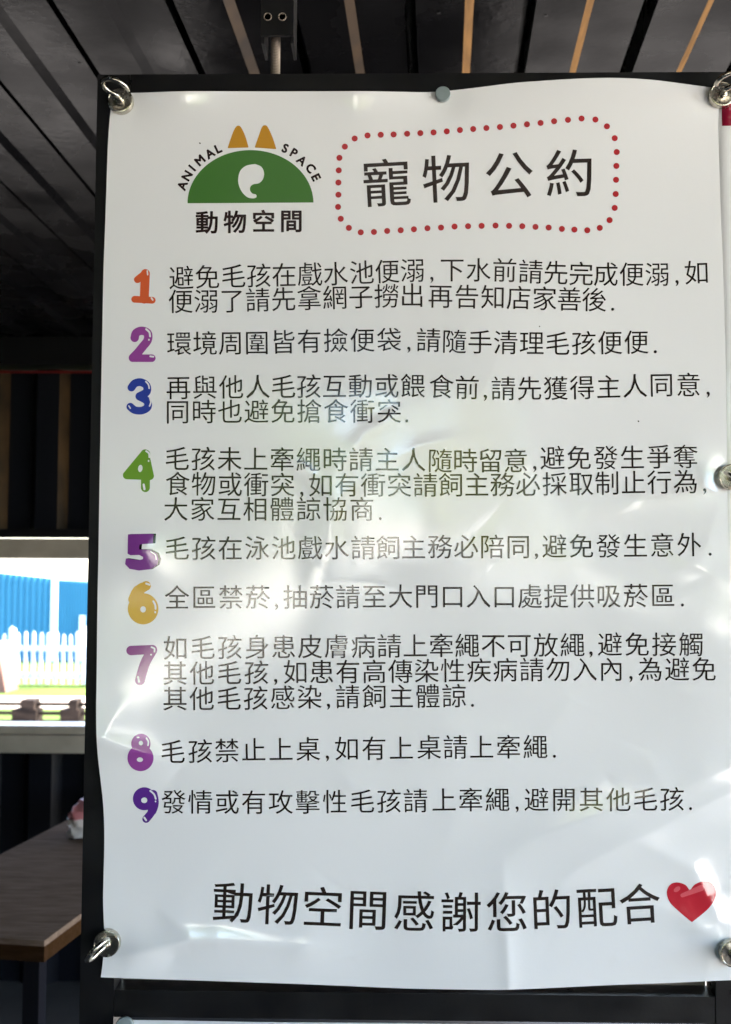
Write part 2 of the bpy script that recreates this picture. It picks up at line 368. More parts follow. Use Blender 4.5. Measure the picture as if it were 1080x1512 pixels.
FOLDS = [
 ([(142, 1085), (180, 1100), (235, 1118), (300, 1146)], 3.0, 15, (1., 0)),
 ([(150, 1100), (170, 1060), (200, 1020)], 1.1, 12, (.6, 0)),
 ([(165, 1412), (220, 1402), (280, 1386), (340, 1386), (430, 1396), (520, 1400)], 2.7, 13, (1., 0)),
 ([(742, 1250), (745, 1330), (748, 1400), (752, 1462)], 1.5, 11, (0, 1.)),
 ([(705, 1308), (760, 1330), (810, 1352)], 1.2, 12, (.3, 0)),
 ([(705, 1308), (650, 1330), (560, 1345)], .9, 18, (.3, 0)),
 ([(1075, 1395), (1000, 1345), (930, 1330), (850, 1350), (780, 1395)], 1.7, 14, (1., 0)),
 ([(1078, 1390), (1020, 1280), (930, 1235), (800, 1225)], 1.5, 17, (1., 0)),
 ([(1078, 1130), (1000, 1165), (900, 1195), (780, 1240), (700, 1300)], 1.6, 16, (.7, 0)),
 ([(1078, 1170), (960, 1225), (860, 1275), (800, 1330)], 1.3, 14, (.7, 0)),
 ([(1068, 715), (1000, 730), (900, 745), (820, 760)], 1.1, 16, (1., 0)),
 ([(1068, 730), (1030, 830), (980, 850), (900, 770)], .9, 12, (.4, 0)),
 ([(1080, 862), (1020, 830), (950, 790)], 1.2, 12, (.8, 0)),
 ([(1066, 690), (1020, 650), (960, 640)], 1.0, 18, (1., 0)),
 ([(700, 640), (620, 660), (540, 700)], .7, 9, (0, 0)),
 ([(600, 600), (540, 640), (470, 730)], .7, 9, (0, 0)),
 ([(560, 690), (500, 740), (480, 800)], .8, 12, (0, 0)),
 ([(490, 1120), (520, 1160), (600, 1185)], .8, 12, (0, 0)),
 ([(600, 560), (650, 500), (740, 465), (800, 480)], .7, 20, (0, 0)),
 ([(800, 500), (815, 580), (760, 640), (700, 660)], .7, 20, (0, 0)),
 ([(654, 160), (640, 230), (620, 300)], .8, 22, (1., 0)),
 ([(670, 160), (760, 190), (860, 190)], 1.0, 26, (.6, 0)),
 ([(225, 130), (270, 140), (345, 134)], 5.5, 15, (.8, .3)),
 ([(470, 132), (530, 142), (590, 136)], 5.5, 16, (.3, .3)),
 ([(190, 792), (215, 812), (232, 838)], 1.4, 16, (.3, 0)),
 ([(480, 740), (492, 800), (486, 860)], 1.0, 10, (.2, 0)),
]
_rc = random.Random(23)
for _i in range(46):                          # fine creases
    cx_, cy_ = _rc.uniform(430, 1070), _rc.uniform(430, 1420); a_ = _rc.gauss(-.4, .8); l_ = _rc.uniform(15, 60)
    FOLDS.append(([(cx_-l_*math.cos(a_), cy_-l_*math.sin(a_)), (cx_+_rc.uniform(-5, 5), cy_+_rc.uniform(-5, 5)), (cx_+l_*math.cos(a_), cy_+l_*math.sin(a_))], _rc.choice((1, 1, -1))*_rc.uniform(.15, .42), _rc.uniform(4, 8), (0, 0)))
_rc = random.Random(11)
for _i in range(34):
    cx_, cy_ = _rc.uniform(430, 1060), _rc.uniform(600, 1430); a_ = _rc.gauss(-.5, .7); l_ = _rc.uniform(35, 95)
    if _i > 25: cx_, cy_ = _rc.uniform(170, 430), _rc.uniform(1000, 1430)
    FOLDS.append(([(cx_-l_*math.cos(a_), cy_-l_*math.sin(a_)), (cx_+_rc.uniform(-8, 8), cy_+_rc.uniform(-8, 8)), (cx_+l_*math.cos(a_), cy_+l_*math.sin(a_))], _rc.choice((1, 1, -1))*_rc.uniform(.3, .85), _rc.uniform(11, 24), (0, 0)))
def surf(px, py, lift=0.):                    # pixel -> point on the poster, lift in mm proud of it
    px = np.asarray(px, float); py = np.asarray(py, float)
    h = H(px, py)
    for _ in range(5):
        P = on_y(px, py, -(h+lift)*.001); Q = P.copy(); Q[..., 1] = 0
        h = H(*pix(Q))
    return P
def surf_normal(px, py):
    e = .8
    a = surf(px+e, py)-surf(px-e, py); b = surf(px, py+e)-surf(px, py-e)
    n = np.cross(a, b); n /= np.linalg.norm(n, axis=-1, keepdims=True)
    return np.where(n[..., 1:2] > 0, -n, n)
def printed(name, xy, faces, m, parent, lift=.18):
    xy = np.asarray(xy, float); P = surf(xy[:, 0], xy[:, 1], lift)
    me = bpy.data.meshes.new(name); me.from_pydata(P.tolist(), [], faces); me.update()
    if me.polygons and sum(p.normal.y*p.area for p in me.polygons) > 0: me.flip_normals()
    for p in me.polygons: p.use_smooth = True
    me.normals_split_custom_set_from_vertices(surf_normal(xy[:, 0], xy[:, 1]).tolist())
    return link(name, me, m, parent)

TOP = [(166, 137), (195, 137.5), (270, 134.5), (400, 135), (540, 134.5), (640, 136.5), (700, 130), (760, 122), (850, 116), (905, 114.5), (960, 117), (1020, 125), (1050, 129), (1063, 131)]
BOT = [(149, 1443), (200, 1445), (300, 1448), (445, 1453), (610, 1460), (735, 1462), (800, 1459.5), (870, 1456), (915, 1454), (1000, 1451), (1060, 1448), (1084, 1447)]
LEF = [(166, 137), (160, 200), (156, 320), (153, 400), (150, 560), (147.5, 700), (146, 800), (144, 900), (143, 1000), (142, 1050), (143, 1100), (146, 1130), (150, 1160), (154, 1200), (154.5, 1250), (153, 1300), (152, 1340), (154.5, 1370), (155, 1400), (152, 1420), (149, 1443)]
RIG = [(1063, 131), (1060.5, 185), (1064, 300), (1068, 400), (1071, 500), (1073, 600), (1074, 700), (1075, 760), (1078, 850), (1083, 950), (1086, 1050), (1087, 1200), (1085, 1350), (1084, 1447)]
def curve(pts, n, axis):
    p = np.array(pts, float); t = np.linspace(p[0, axis], p[-1, axis], n)
    o = np.interp(t, p[:, axis], p[:, 1-axis]); k = 9
    f = np.convolve(np.pad(o, k, mode='edge'), np.ones(2*k+1)/(2*k+1), 'valid'); wgt = np.minimum(1, np.minimum(np.arange(n), np.arange(n)[::-1])/k); o = o*(1-wgt)+f*wgt
    return np.stack([t, o] if axis == 0 else [o, t], -1)
NU, NV = 330, 460
u = np.linspace(0, 1, NU)[None, :, None]; v = np.linspace(0, 1, NV)[:, None, None]
ct, cb, cl, cr = curve(TOP, NU, 0)[None], curve(BOT, NU, 0)[None], curve(LEF, NV, 1)[:, None], curve(RIG, NV, 1)[:, None]
G = (1-v)*ct + v*cb + (1-u)*cl + u*cr - ((1-u)*(1-v)*ct[:, :1] + u*(1-v)*ct[:, -1:] + (1-u)*v*cb[:, :1] + u*v*cb[:, -1:])
poster = empty('poster', P1(610, 1452, 0), 'large glossy white poster with nine numbered rules, green dome logo and red heart', 'poster', None)
SP = surf(G[..., 0], G[..., 1]).reshape(-1, 3)
fc = [(j*NU+i, j*NU+i+1, (j+1)*NU+i+1, (j+1)*NU+i) for j in range(NV-1) for i in range(NU-1)]
me = bpy.data.meshes.new('sheet'); me.from_pydata(SP.tolist(), [], fc); me.update()
if sum(p.normal.y for p in me.polygons) > 0: me.flip_normals()
for p in me.polygons: p.use_smooth = True
sh = link('sheet', me, M['paper'], poster)
md = sh.modifiers.new('thickness', 'SOLIDIFY'); md.thickness = .00035; md.offset = -1; md.use_rim = False

# ------------------------------------------------------------ printing: shapes by distance field, filled cell by cell
def field_mesh(name, f, bb, m, parent, step=.8, lift=.18):
    xs = np.arange(bb[0], bb[2]+step, step); ys = np.arange(bb[1], bb[3]+step, step)
    X, Y = np.meshgrid(xs, ys); F = f(X, Y); F = np.where(np.abs(F) < 1e-6, 1e-6, F)
    V = []; idx = {}; faces = []
    def vert(key, x, y):
        if key not in idx: idx[key] = len(V); V.append((x, y))
        return idx[key]
    ny, nx = F.shape
    ins = F < 0
    anyin = ins[:-1, :-1] | ins[1:, :-1] | ins[:-1, 1:] | ins[1:, 1:]
    for j, i in zip(*np.nonzero(anyin)):
        cs = ((j, i), (j, i+1), (j+1, i+1), (j+1, i)); poly = []
        for k in range(4):
            a, b = cs[k], cs[(k+1) % 4]; fa, fb = F[a], F[b]
            if fa < 0: poly.append(vert(a, xs[a[1]], ys[a[0]]))
            if (fa < 0) != (fb < 0):
                t = fa/(fa-fb); key = (min(a, b), max(a, b))
                poly.append(vert(key, xs[a[1]]+(xs[b[1]]-xs[a[1]])*t, ys[a[0]]+(ys[b[0]]-ys[a[0]])*t))
        if len(poly) >= 3: faces.append(poly)
    return printed(name, V, faces, m, parent, lift)
def stroke(pts, r):
    rs = r if isinstance(r, (list, tuple)) else [r]*len(pts)
    def f(x, y):
        o = np.full_like(x, 1e3)
        for i in range(len(pts)-1):
            d, t = seg_d(x, y, pts[i], pts[i+1]); o = np.minimum(o, d-(rs[i]+(rs[i+1]-rs[i])*t))
        return o
    return f
def smooth_line(pts, n=6):
    out = []; p = [np.array(q, float) for q in pts]
    for i in range(len(p)-1):
        a, b, c, d = p[max(i-1, 0)], p[i], p[i+1], p[min(i+2, len(p)-1)]
        for k in range(n):
            t = k/n; out.append(tuple(.5*((2*b)+(-a+c)*t+(2*a-5*b+4*c-d)*t*t+(-a+3*b-3*c+d)*t**3)))
    return out+[tuple(p[-1])]
def polyf(pts, rnd=0.):
    def f(x, y):
        o = np.full_like(x, 1e3); s = np.zeros(x.shape, bool); n = len(pts)
        for i in range(n):
            a, b = pts[i], pts[(i+1) % n]; o = np.minimum(o, seg_d(x, y, a, b)[0])
            if a[1] != b[1]:
                c = ((a[1] > y) != (b[1] > y)) & (x < (b[0]-a[0])*(y-a[1])/(b[1]-a[1])+a[0]); s ^= c
        return np.where(s, -o, o)-rnd
    return f
def ell(cx, cy, a, b, ang=0.):
    c, s = math.cos(R(ang)), math.sin(R(ang))
    return lambda x, y: (np.hypot(((x-cx)*c+(y-cy)*s)/a, (-(x-cx)*s+(y-cy)*c)/b)-1)*min(a, b)
def U(*fs): return lambda x, y: np.minimum.reduce([f(x, y) for f in fs])
def SUB(f, *gs): return lambda x, y: np.maximum.reduce([f(x, y)]+[-g(x, y) for g in gs])
def z3(pts, oy): return [(a/3.6, oy+b/3.6) for a, b in pts]     # enlarged crop -> photograph pixels

def numeral(f, bb, key, shines, word):
    o = field_mesh('numeral', f, bb, M[key], poster); o['label'] = word
    for sf in shines or []: field_mesh('shine', sf, bb, M['white_ink'], o, .5, lift=.30)
    return o
A, B, D5 = 380, 760, 1100
numeral(U(stroke(z3([(732, 118), (775, 84)], A), 5.2), stroke(z3([(774, 86), (768, 222)], A), 6.6), stroke(z3([(717, 223), (810, 228)], A), 5.0)),
        (186, 390, 236, 455), 'n1', [stroke(z3([(784, 72), (786, 92)], A), 1.1), stroke(z3([(806, 216), (813, 226)], A), 1.2)], 'orange balloon style figure 1')
numeral(U(stroke(smooth_line(z3([(717, 428), (725, 402), (755, 390), (786, 404), (786, 440), (762, 472), (735, 505), (708, 533)], A)), 6.2), stroke(z3([(706, 536), (808, 536)], A), 5.6)),
        (182, 474, 238, 542), 'n2', [stroke(smooth_line(z3([(778, 382), (795, 398), (799, 420)], A)), 1.4), ell(*z3([(793, 438)], A)[0], 1.2, 1.5), stroke(z3([(800, 526), (816, 528)], A), 1.3)], 'magenta balloon style figure 2')
numeral(U(stroke(smooth_line(z3([(700, 692), (718, 670), (750, 664), (780, 682), (780, 716), (742, 738)], A)), 5.8), stroke(smooth_line(z3([(742, 740), (783, 764), (786, 796), (756, 814), (718, 812), (694, 794)], A)), 5.7)),
        (180, 550, 234, 618), 'n3', [stroke(smooth_line(z3([(776, 660), (790, 676), (794, 696)], A)), 1.1), stroke(smooth_line(z3([(798, 750), (803, 770), (796, 790)], A)), 1.1), stroke(z3([(686, 790), (694, 802)], A), 1.0)], 'blue balloon style figure 3')
numeral(SUB(U(polyf(z3([(772, 1042), (676, 1158), (798, 1162)], A), 6.0), stroke(z3([(776, 1046), (774, 1224)], A), 6.6)), ell(*z3([(747, 1122)], A)[0], 3.3, 5.4, 8)),
        (176, 655, 236, 735), 'n4', [stroke(smooth_line(z3([(778, 1030), (793, 1042), (795, 1062)], A)), 1.3), ell(*z3([(791, 1082)], A)[0], 1.2, 1.6), stroke(z3([(765, 1208), (769, 1232)], A), 1.6)], 'green balloon style figure 4')
five = z3([(683, 106), (815, 104), (812, 152), (742, 155), (738, 186), (795, 188), (830, 206), (842, 236), (834, 266), (800, 288), (740, 295), (690, 286), (668, 262), (672, 234), (735, 244), (762, 238), (764, 224), (742, 212), (695, 214), (681, 206)], B)
fs = field_mesh('numeral_side', U(*[polyf([(x+k*1.3, y-k*.15) for x, y in five], .5) for k in range(1, 4)]), (180, 785, 242, 846), M['side_ink'], poster, lift=.12)
numeral(polyf(five, .5), (180, 785, 240, 846), 'n5', [stroke(smooth_line(z3([(802, 196), (826, 214), (832, 238)], B)), .8)], 'violet block figure 5 with black side')
numeral(SUB(U(ell(*z3([(762, 500)], B)[0], 22.6, 23.0), stroke(smooth_line(z3([(712, 450), (735, 405), (778, 378)], B)), [8]*7+[7.5]*3+[7]*3)), ell(*z3([(762, 503)], B)[0], 4.2, 4.6)),
        (182, 852, 240, 926), 'n6', [stroke(smooth_line(z3([(816, 460), (826, 480), (828, 500)], B)), 1.3), ell(*z3([(826, 518)], B)[0], 1.3, 1.6), stroke(z3([(778, 366), (796, 372)], B), 1.4)], 'yellow balloon style figure 6')
numeral(U(stroke(z3([(698, 722), (812, 716)], B), [7, 6.6]), stroke(smooth_line(z3([(811, 720), (772, 790), (745, 880)], B)), 7.2)),
        (182, 945, 240, 1020), 'n7', [stroke(smooth_line(z3([(806, 704), (822, 712), (822, 728)], B)), 1.2), ell(*z3([(804, 744)], B)[0], 1.3, 1.3), stroke(z3([(735, 862), (740, 888)], B), 1.4)], 'plum balloon style figure 7')
numeral(SUB(U(ell(*z3([(750, 1218)], B)[0], 14.2, 15), ell(*z3([(748, 1293)], B)[0], 19.2, 19.5)), ell(*z3([(750, 1214)], B)[0], 3.2, 3.4), ell(*z3([(745, 1302)], B)[0], 4.6, 3.4)),
        (184, 1078, 234, 1142), 'n8', [stroke(smooth_line(z3([(780, 1188), (790, 1206), (788, 1226)], B)), 1.2), ell(*z3([(735, 1184)], B)[0], 2.2, 1.2)], 'orchid balloon style figure 8')
numeral(SUB(U(ell(*z3([(768, 286)], D5)[0], 16.8, 17.0), stroke(smooth_line(z3([(815, 262), (822, 310), (806, 358), (778, 394)], D5)), [6.4]*12+[5.6]*7)), ell(*z3([(768, 294)], D5)[0], 4.6, 4.2)),
        (190, 1156, 238, 1220), 'n9', [stroke(smooth_line(z3([(800, 244), (820, 262), (829, 286)], D5)), 1.3), ell(*z3([(828, 300)], D5)[0], 1.1, 1.4), stroke(z3([(768, 386), (778, 400)], D5), 1.4)], 'indigo balloon style figure 9')

# logo: dome with comma-shaped hole, two ears
def zl(pts): return [(250+a/4.5, 170+b/4.5) for a, b in pts]
def domef(x, y):
    cx, by = 370.2, 299.6
    e = (np.hypot((x-cx)/93.0, (y-(by+.5))/78.5)-1)*78
    return np.maximum(e, y-by-(x-cx)*-.006)
comma = smooth_line(zl([(570, 325), (612, 342), (631, 382), (624, 424), (598, 452), (562, 459), (541, 474), (538, 500), (554, 521), (577, 527), (580, 545), (560, 553), (520, 545), (482, 507), (461, 455), (461, 408), (477, 364), (515, 335), (570, 325)]), 4)
field_mesh('logo_dome', SUB(domef, polyf(comma)), (274, 218, 466, 303), M['green'], poster, 1.0)
for ear in ([(393, 216), (424, 125), (444, 84), (460, 73), (476, 84), (502, 138), (524, 212)], [(573, 212), (600, 135), (620, 82), (636, 71), (653, 82), (684, 148), (708, 222)]):
    field_mesh('logo_ear', polyf(smooth_line(zl(ear), 4), .8), (334, 184, 410, 222), M['amber'], poster)
DOTS = [(540+a/2, b/2) for a, b in ((6, 400), (45, 398), (83, 397), (123, 395), (162, 393), (201, 391), (240, 388), (279, 384), (318, 381), (357, 378), (397, 375), (437, 371), (477, 367), (517, 363), (557, 358), (598, 354), (638, 350), (679, 353), (713, 373), (736, 408), (742, 449), (741, 490), (740, 531), (739, 573), (736, 614), (721, 650), (692, 673), (655, 680), (617, 678), (580, 676), (541, 672), (502, 670), (463, 668), (424, 667), (384, 666), (343, 667), (303, 668), (263, 669), (223, 672), (183, 674), (143, 677), (104, 680), (64, 682), (25, 685))]
DOTS += [(524, 204.5), (509.5, 216.5), (501.5, 233), (500.5, 251.5), (500, 269.5), (500, 287.5), (499.5, 305.5), (503.5, 323), (515.5, 336.5), (533, 343)]
V = []; Fc = []
for x, y in DOTS:
    b0 = len(V); V.append((x, y))
    for ring_r in (2.2, 4.5): V += [(x+ring_r*math.cos(a*math.pi/8), y+ring_r*math.sin(a*math.pi/8)) for a in range(16)]
    for k in range(16):
        k2 = (k+1) % 16; Fc += [(b0, b0+1+k, b0+1+k2), (b0+1+k, b0+17+k, b0+17+k2, b0+1+k2)]
printed('dotted_border', V, Fc, M['dot'], poster)
HT = [(1022, 1361), (1004, 1346), (990, 1332), (985.5, 1318), (990, 1307), (1000, 1303.5), (1012, 1307), (1019, 1315), (1026, 1307), (1038, 1302), (1050, 1304), (1056.5, 1314), (1055, 1328), (1044, 1343), (1022, 1361)]
ho = field_mesh('heart', polyf(smooth_line(HT, 4), .6), (980, 1296, 1062, 1366), M['heart'], poster)
for sf in (ell(1000, 1313, 5.5, 3.4, -35), stroke([(1008, 1322), (1036, 1311)], [3, 4.5])): field_mesh('shine', sf, (984, 1300, 1058, 1345), M['heart_light'], ho, lift=.3)
for i, (x, y, r_) in enumerate(((295.5, 211.5, 1.5), (797, 482, 1.2), (943, 622, 1.5))):
    field_mesh('speck', ell(x, y, r_, r_*.7, 40), (x-3, y-3, x+3, y+3), M['speck'], poster, .6)

# ------------------------------------------------------------ lettering
_gl = {}
def glyph(ch, bold=0.):
    if (ch, bold) in _gl: return _gl[(ch, bold)]
    cu = bpy.data.curves.new('g', 'FONT'); cu.body = ch; cu.size = 1.0; cu.resolution_u = 3; cu.offset = bold
    o = bpy.data.objects.new('g', cu); C.objects.link(o)
    dg = bpy.context.evaluated_depsgraph_get(); dg.update()
    me = bpy.data.meshes.new_from_object(o.evaluated_get(dg))
    bm = bmesh.new(); bm.from_mesh(me); bmesh.ops.remove_doubles(bm, verts=bm.verts, dist=1e-5)
    for ax in (0, 1):
        for k in range(-2, 9):
            nn = [0, 0, 0]; nn[ax] = 1; co = [0, 0, 0]; co[ax] = k*.15+.013
            bmesh.ops.bisect_plane(bm, geom=bm.verts[:]+bm.edges[:]+bm.faces[:], plane_co=co, plane_no=nn, dist=1e-5)
    bm.verts.ensure_lookup_table(); bm.verts.index_update()
    vs = np.array([tuple(v.co)[:2] for v in bm.verts]); fs_ = [[v.index for v in f.verts] for f in bm.faces]
    bm.free(); bpy.data.objects.remove(o); bpy.data.curves.remove(cu); bpy.data.meshes.remove(me)
    _gl[(ch, bold)] = (vs, fs_); return vs, fs_
# em box of the ideographic face, read from a full-box character
_e = glyph('國')[0]; EC = (_e.min(0)+_e.max(0))/2; ES = float((_e[:, 1].max()-_e[:, 1].min()))/.90
def text(name, items, size, m, parent, bold=0., own=False):
    """items: (character, px, py, degrees); size = em in px"""
    V = []; Fs = []
    for ch, x, y, ang in items:
        vs, fs_ = glyph(ch, bold)
        if ch in ',.':
            c = (vs.min(0)+vs.max(0))/2; s = size*1.0/ES
        elif own: c = (vs.min(0)+vs.max(0))/2; s = size/ES
        else: c = EC; s = size/ES
        q = (vs-c)*s; ca, sa = math.cos(R(ang)), math.sin(R(ang))
        X = x+q[:, 0]*ca+q[:, 1]*-sa; Y = y-(q[:, 0]*sa+q[:, 1]*ca)
        b0 = len(V); V += list(zip(X, Y)); Fs += [[b0+i for i in f] for f in fs_]
    return printed(name, V, Fs, m, parent)
def line(s, anchors, size, name='text_line', m='ink', bold=0.):
    """anchors: (index, px, py) of some characters; the rest fall between them; marks sit low"""
    ii = [a[0] for a in anchors]; xs = [a[1] for a in anchors]; ys = [a[2] for a in anchors]
    items = []
    for i, ch in enumerate(s):
        x = float(np.interp(i, ii, xs))
        if ch in ',.':
            x = float(np.interp(i, ii, xs)); jy = [(a, b) for a, b, c in zip(ii, ys, s) if True]
            yy = [b for a, b in zip(ii, ys) if s[a] not in ',.']; ia = [a for a in ii if s[a] not in ',.']
            y = float(np.interp(i, ia, yy))+size*(.37 if ch == ',' else .36); ang = 0
        else:
            ia = [a for a in ii if s[a] not in ',.']; yy = [b for a, b in zip(ii, ys) if s[a] not in ',.']; xx = [b for a, b in zip(ii, xs) if s[a] not in ',.']
            y = float(np.interp(i, ia, yy))
            y0, y1 = np.interp([i-1.2, i+1.2], ia, yy); x0, x1 = np.interp([i-1.2, i+1.2], ia, xx)
            ang = -math.degrees(math.atan2(y1-y0, max(x1-x0, 1)))*.8
        items.append((ch, x, y, ang))
    return text(name, items, size, M[m], poster, bold)
T = 37.0
line('避免毛孩在戲水池便溺,下水前請先完成便溺,如', [(0, 268, 411), (2, 345, 408.5), (4, 420, 406.7), (6, 496, 405), (7, 534.6, 403), (9, 609.6, 400), (10, 638, 0), (11, 668, 399), (13, 745.6, 399.8), (14, 784, 402), (16, 858.5, 405), (17, 895, 405.8), (19, 971, 405.8), (20, 1000, 0), (21, 1029, 403)], T)
line('便溺了請先拿網子撈出再告知店家善後.', [(0, 267, 445.8), (2, 343, 445), (4, 419, 442.5), (6, 495, 440), (9, 609, 436.7), (10, 650.7, 438), (12, 728.6, 439.4), (14, 804.4, 441.5), (16, 877.7, 443.3), (17, 905, 0)], T)
line('環境周圍皆有撿便袋,請隨手清理毛孩便便.', [(0, 265, 508), (3, 379.6, 506.7), (6, 496, 503.5), (8, 575, 502.5), (9, 604, 0), (10, 633, 503), (11, 671, 505), (15, 823.6, 508), (18, 940, 506), (19, 968, 0)], T)
line('再與他人毛孩互動或餵食前,請先獲得主人同意,', [(0, 263.8, 573), (3, 381, 571.7), (6, 494, 571), (9, 610, 570.5), (10, 652, 571.5), (11, 690, 573), (12, 717, 0), (13, 743.5, 574.4), (15, 821, 574), (17, 899, 572), (19, 977, 569), (20, 1017, 569), (21, 1046, 0)], T)
line('同時也避免搶食衝突.', [(0, 262.5, 608.8), (3, 379, 608.3), (5, 457, 608), (8, 575, 608), (9, 601, 0)], T)
line('毛孩未上牽繩時請主人隨時留意,避免發生爭奪', [(0, 261.7, 678), (4, 417, 679), (9, 611, 679.5), (10, 650, 681), (13, 762, 681), (14, 790, 0), (15, 816, 677), (17, 894.7, 676.6), (20, 1012.7, 675)], T)
line('食物或衝突,如有衝突請飼主務必採取制止行為,', [(0, 262.5, 715), (4, 417.5, 716.7), (5, 446, 0), (6, 474, 716.7), (9, 590, 717), (10, 628.5, 717), (14, 780, 716), (16, 858.5, 715), (20, 1012.7, 712), (21, 1041, 0)], T)
line('大家互相體諒協商.', [(0, 260, 752.5), (4, 416.7, 752.5), (7, 534.6, 752.5), (8, 562, 0)], T)
line('毛孩在泳池戲水請飼主務必陪同,避免發生意外.', [(0, 261.7, 810.4), (3, 380, 810), (7, 536.7, 809.6), (9, 611, 809), (10, 650, 808), (13, 765.7, 808), (14, 792.5, 0), (15, 819, 807.5), (18, 938.6, 806.6), (20, 1018, 805), (21, 1049, 0)], T)
line('全區禁菸,抽菸請至大門口入口處提供吸菸區.', [(0, 261.7, 883), (3, 381, 882.5), (4, 408.8, 0), (5, 436.7, 882.5), (8, 553, 881.7), (10, 630.6, 881), (14, 783, 881.3), (17, 899, 880.7), (19, 979, 880), (20, 1008, 0)], T)
line('如毛孩身患皮膚病請上牽繩不可放繩,避免接觸', [(0, 259.6, 957.5), (3, 380, 956), (7, 536.7, 955), (10, 652, 954), (13, 767, 953.6), (15, 845.7, 953), (16, 873, 0), (17, 901, 952.3), (20, 1021, 952.3)], T)
line('其他毛孩,如患有高傳染性疾病請勿入內,為避免', [(0, 258.8, 995), (3, 379, 993.8), (4, 407.5, 0), (5, 436.7, 993), (9, 591.7, 992), (13, 746.5, 990), (17, 903, 989), (18, 932, 0), (19, 960.7, 989), (21, 1040, 989)], T)
line('其他毛孩感染,請飼主體諒.', [(0, 258.8, 1032.5), (3, 378, 1031.7), (5, 457.5, 1030), (6, 485.4, 0), (7, 513.8, 1029.6), (9, 593, 1029), (11, 671, 1028.3), (12, 698, 0)], T)
line('毛孩禁止上桌,如有上桌請上牽繩.', [(0, 255.4, 1110.8), (1, 296, 1110), (3, 375, 1108), (5, 455.4, 1106.7), (6, 483.8, 0), (7, 512.5, 1106), (9, 593, 1105.5), (10, 634, 1104), (12, 711.6, 1104), (14, 791, 1103.5), (15, 819, 0)], T)
line('發情或有攻擊性毛孩請上牽繩,避開其他毛孩.', [(0, 256.7, 1184.8), (3, 375, 1185.4), (5, 454.6, 1185), (7, 535.4, 1184), (9, 614, 1183.2), (10, 656, 1182), (12, 735, 1181.5), (13, 764, 0), (14, 792.5, 1181.5), (17, 914, 1181.5), (19, 992.7, 1180.6), (20, 1020, 0)], T)
line('動物空間感謝您的配合', [(0, 344.8, 1334), (2, 477, 1341), (3, 543.4, 1344.7), (4, 612, 1347), (5, 680.6, 1348.3), (6, 749, 1348.3), (7, 815, 1344.7), (8, 881.4, 1341), (9, 945, 1336)], 62, 'closing_line', bold=.004)
line('寵物公約', [(0, 571, 271.5), (1, 660, 265.5), (2, 752, 260), (3, 842, 257.5)], 73, 'title', bold=.004)
def bold_text(name, items, size, m, off, own=False):
    """rounded bold lettering: the outline grown by off px"""
    fs_all, bbs = [], []
    for ch, x, y, ang in items:
        vs, fc_ = glyph(ch); c = (vs.min(0)+vs.max(0))/2 if own else EC
        q = (vs-c)*size/ES; ca, sa = math.cos(R(ang)), math.sin(R(ang))
        X = x+q[:, 0]*ca-q[:, 1]*sa; Y = y-(q[:, 0]*sa+q[:, 1]*ca); cnt = {}
        for f in fc_:
            for i in range(len(f)):
                e = tuple(sorted((f[i], f[(i+1) % len(f)]))); cnt[e] = cnt.get(e, 0)+1
        segs = [((X[i], Y[i]), (X[j], Y[j])) for (i, j), n in cnt.items() if n == 1]
        def f(x, y, segs=segs):
            o = np.full_like(x, 1e3); s = np.zeros(x.shape, bool)
            for a, b in segs:
                o = np.minimum(o, seg_d(x, y, a, b)[0])
                if a[1] != b[1]: s ^= ((a[1] > y) != (b[1] > y)) & (x < (b[0]-a[0])*(y-a[1])/(b[1]-a[1])+a[0])
            return np.where(s, -o, o)-off
        field_mesh(name, f, (X.min()-3, Y.min()-3, X.max()+3, Y.max()+3), M[m], poster, .4)
bold_text('logo_character', [('動', 306, 329, 0), ('物', 347.5, 328.5, 0), ('空', 389.5, 327.5, 0), ('間', 430.5, 327, 0)], 34, 'logo_ink', .75)
bold_text('logo_letter', [('A', 269.5, 274, 70), ('N', 276.5, 259.5, 59), ('I', 284, 248, 50), ('M', 295.5, 236.7, 42), ('A', 310, 226.7, 33), ('L', 322.5, 219.5, 25), ('S', 421.5, 219, -22), ('P', 434.5, 226, -30), ('A', 446, 237, -40), ('C', 459, 248.5, -52), ('E', 467, 262, -64)], 17.5, 'logo_ink', .75, True)

# ------------------------------------------------------------ magnets
def seat(px, py):
    return Vector(surf(np.array([float(px)]), np.array([float(py)]), .45)[0])
hook = empty('magnetic_hook', seat(*HOOKS['tl']), 'nickel magnetic hook at the upper corner of the poster beside the green logo', 'magnetic hook', 'magnetic hooks pinning the large poster')
bm = bmesh.new(); add_lathe(bm, [(.0118, 0), (.0125, -.0006), (.0125, -.0068), (.0121, -.0075), (.0112, -.0077), (.0108, -.0073), (.004, -.0073)])
from_bm('magnet_cup', bm, M['nickel'], hook, True, True)
bm = bmesh.new(); add_lathe(bm, [(.0043, -.007), (.0043, -.0095), (.0038, -.0100), (.0032, -.0100), (.0032, -.0125), (.0028, -.013)], 24)
from_bm('boss', bm, M['nickel'], hook, True, True)
bm = bmesh.new(); rr = .0108; pts = [(0, -.0115, 0), (0, -.0145, 0), (-.0008, -.0170, 0)]
for k in range(15):
    a = R(-70+k*17.0); c = (-.0, -.0185-rr)
    yy_ = c[1]-rr*math.sin(a); pts.append((c[0]-rr*math.cos(a)*1.15, yy_, max(0., -(yy_+.0175))*.24))
pts.append((pts[-1][0]+.0005, pts[-1][1]+.003, pts[-1][2]-.001))
add_tube(bm, smooth_line(pts, 3), .0023, 14); from_bm('hook', bm, M['nickel'], hook, True, True)
def hook_copy(px, py, ang, label, flip=False):
    h = hook.copy(); C.objects.link(h); h.location = seat(px, py); h.rotation_euler.y = R(ang); h['label'] = label
    if flip: h.scale.x = -1
    for ch in hook.children:
        c = ch.copy(); C.objects.link(c); c.parent = h
    return h
hook.rotation_euler.y = R(14)
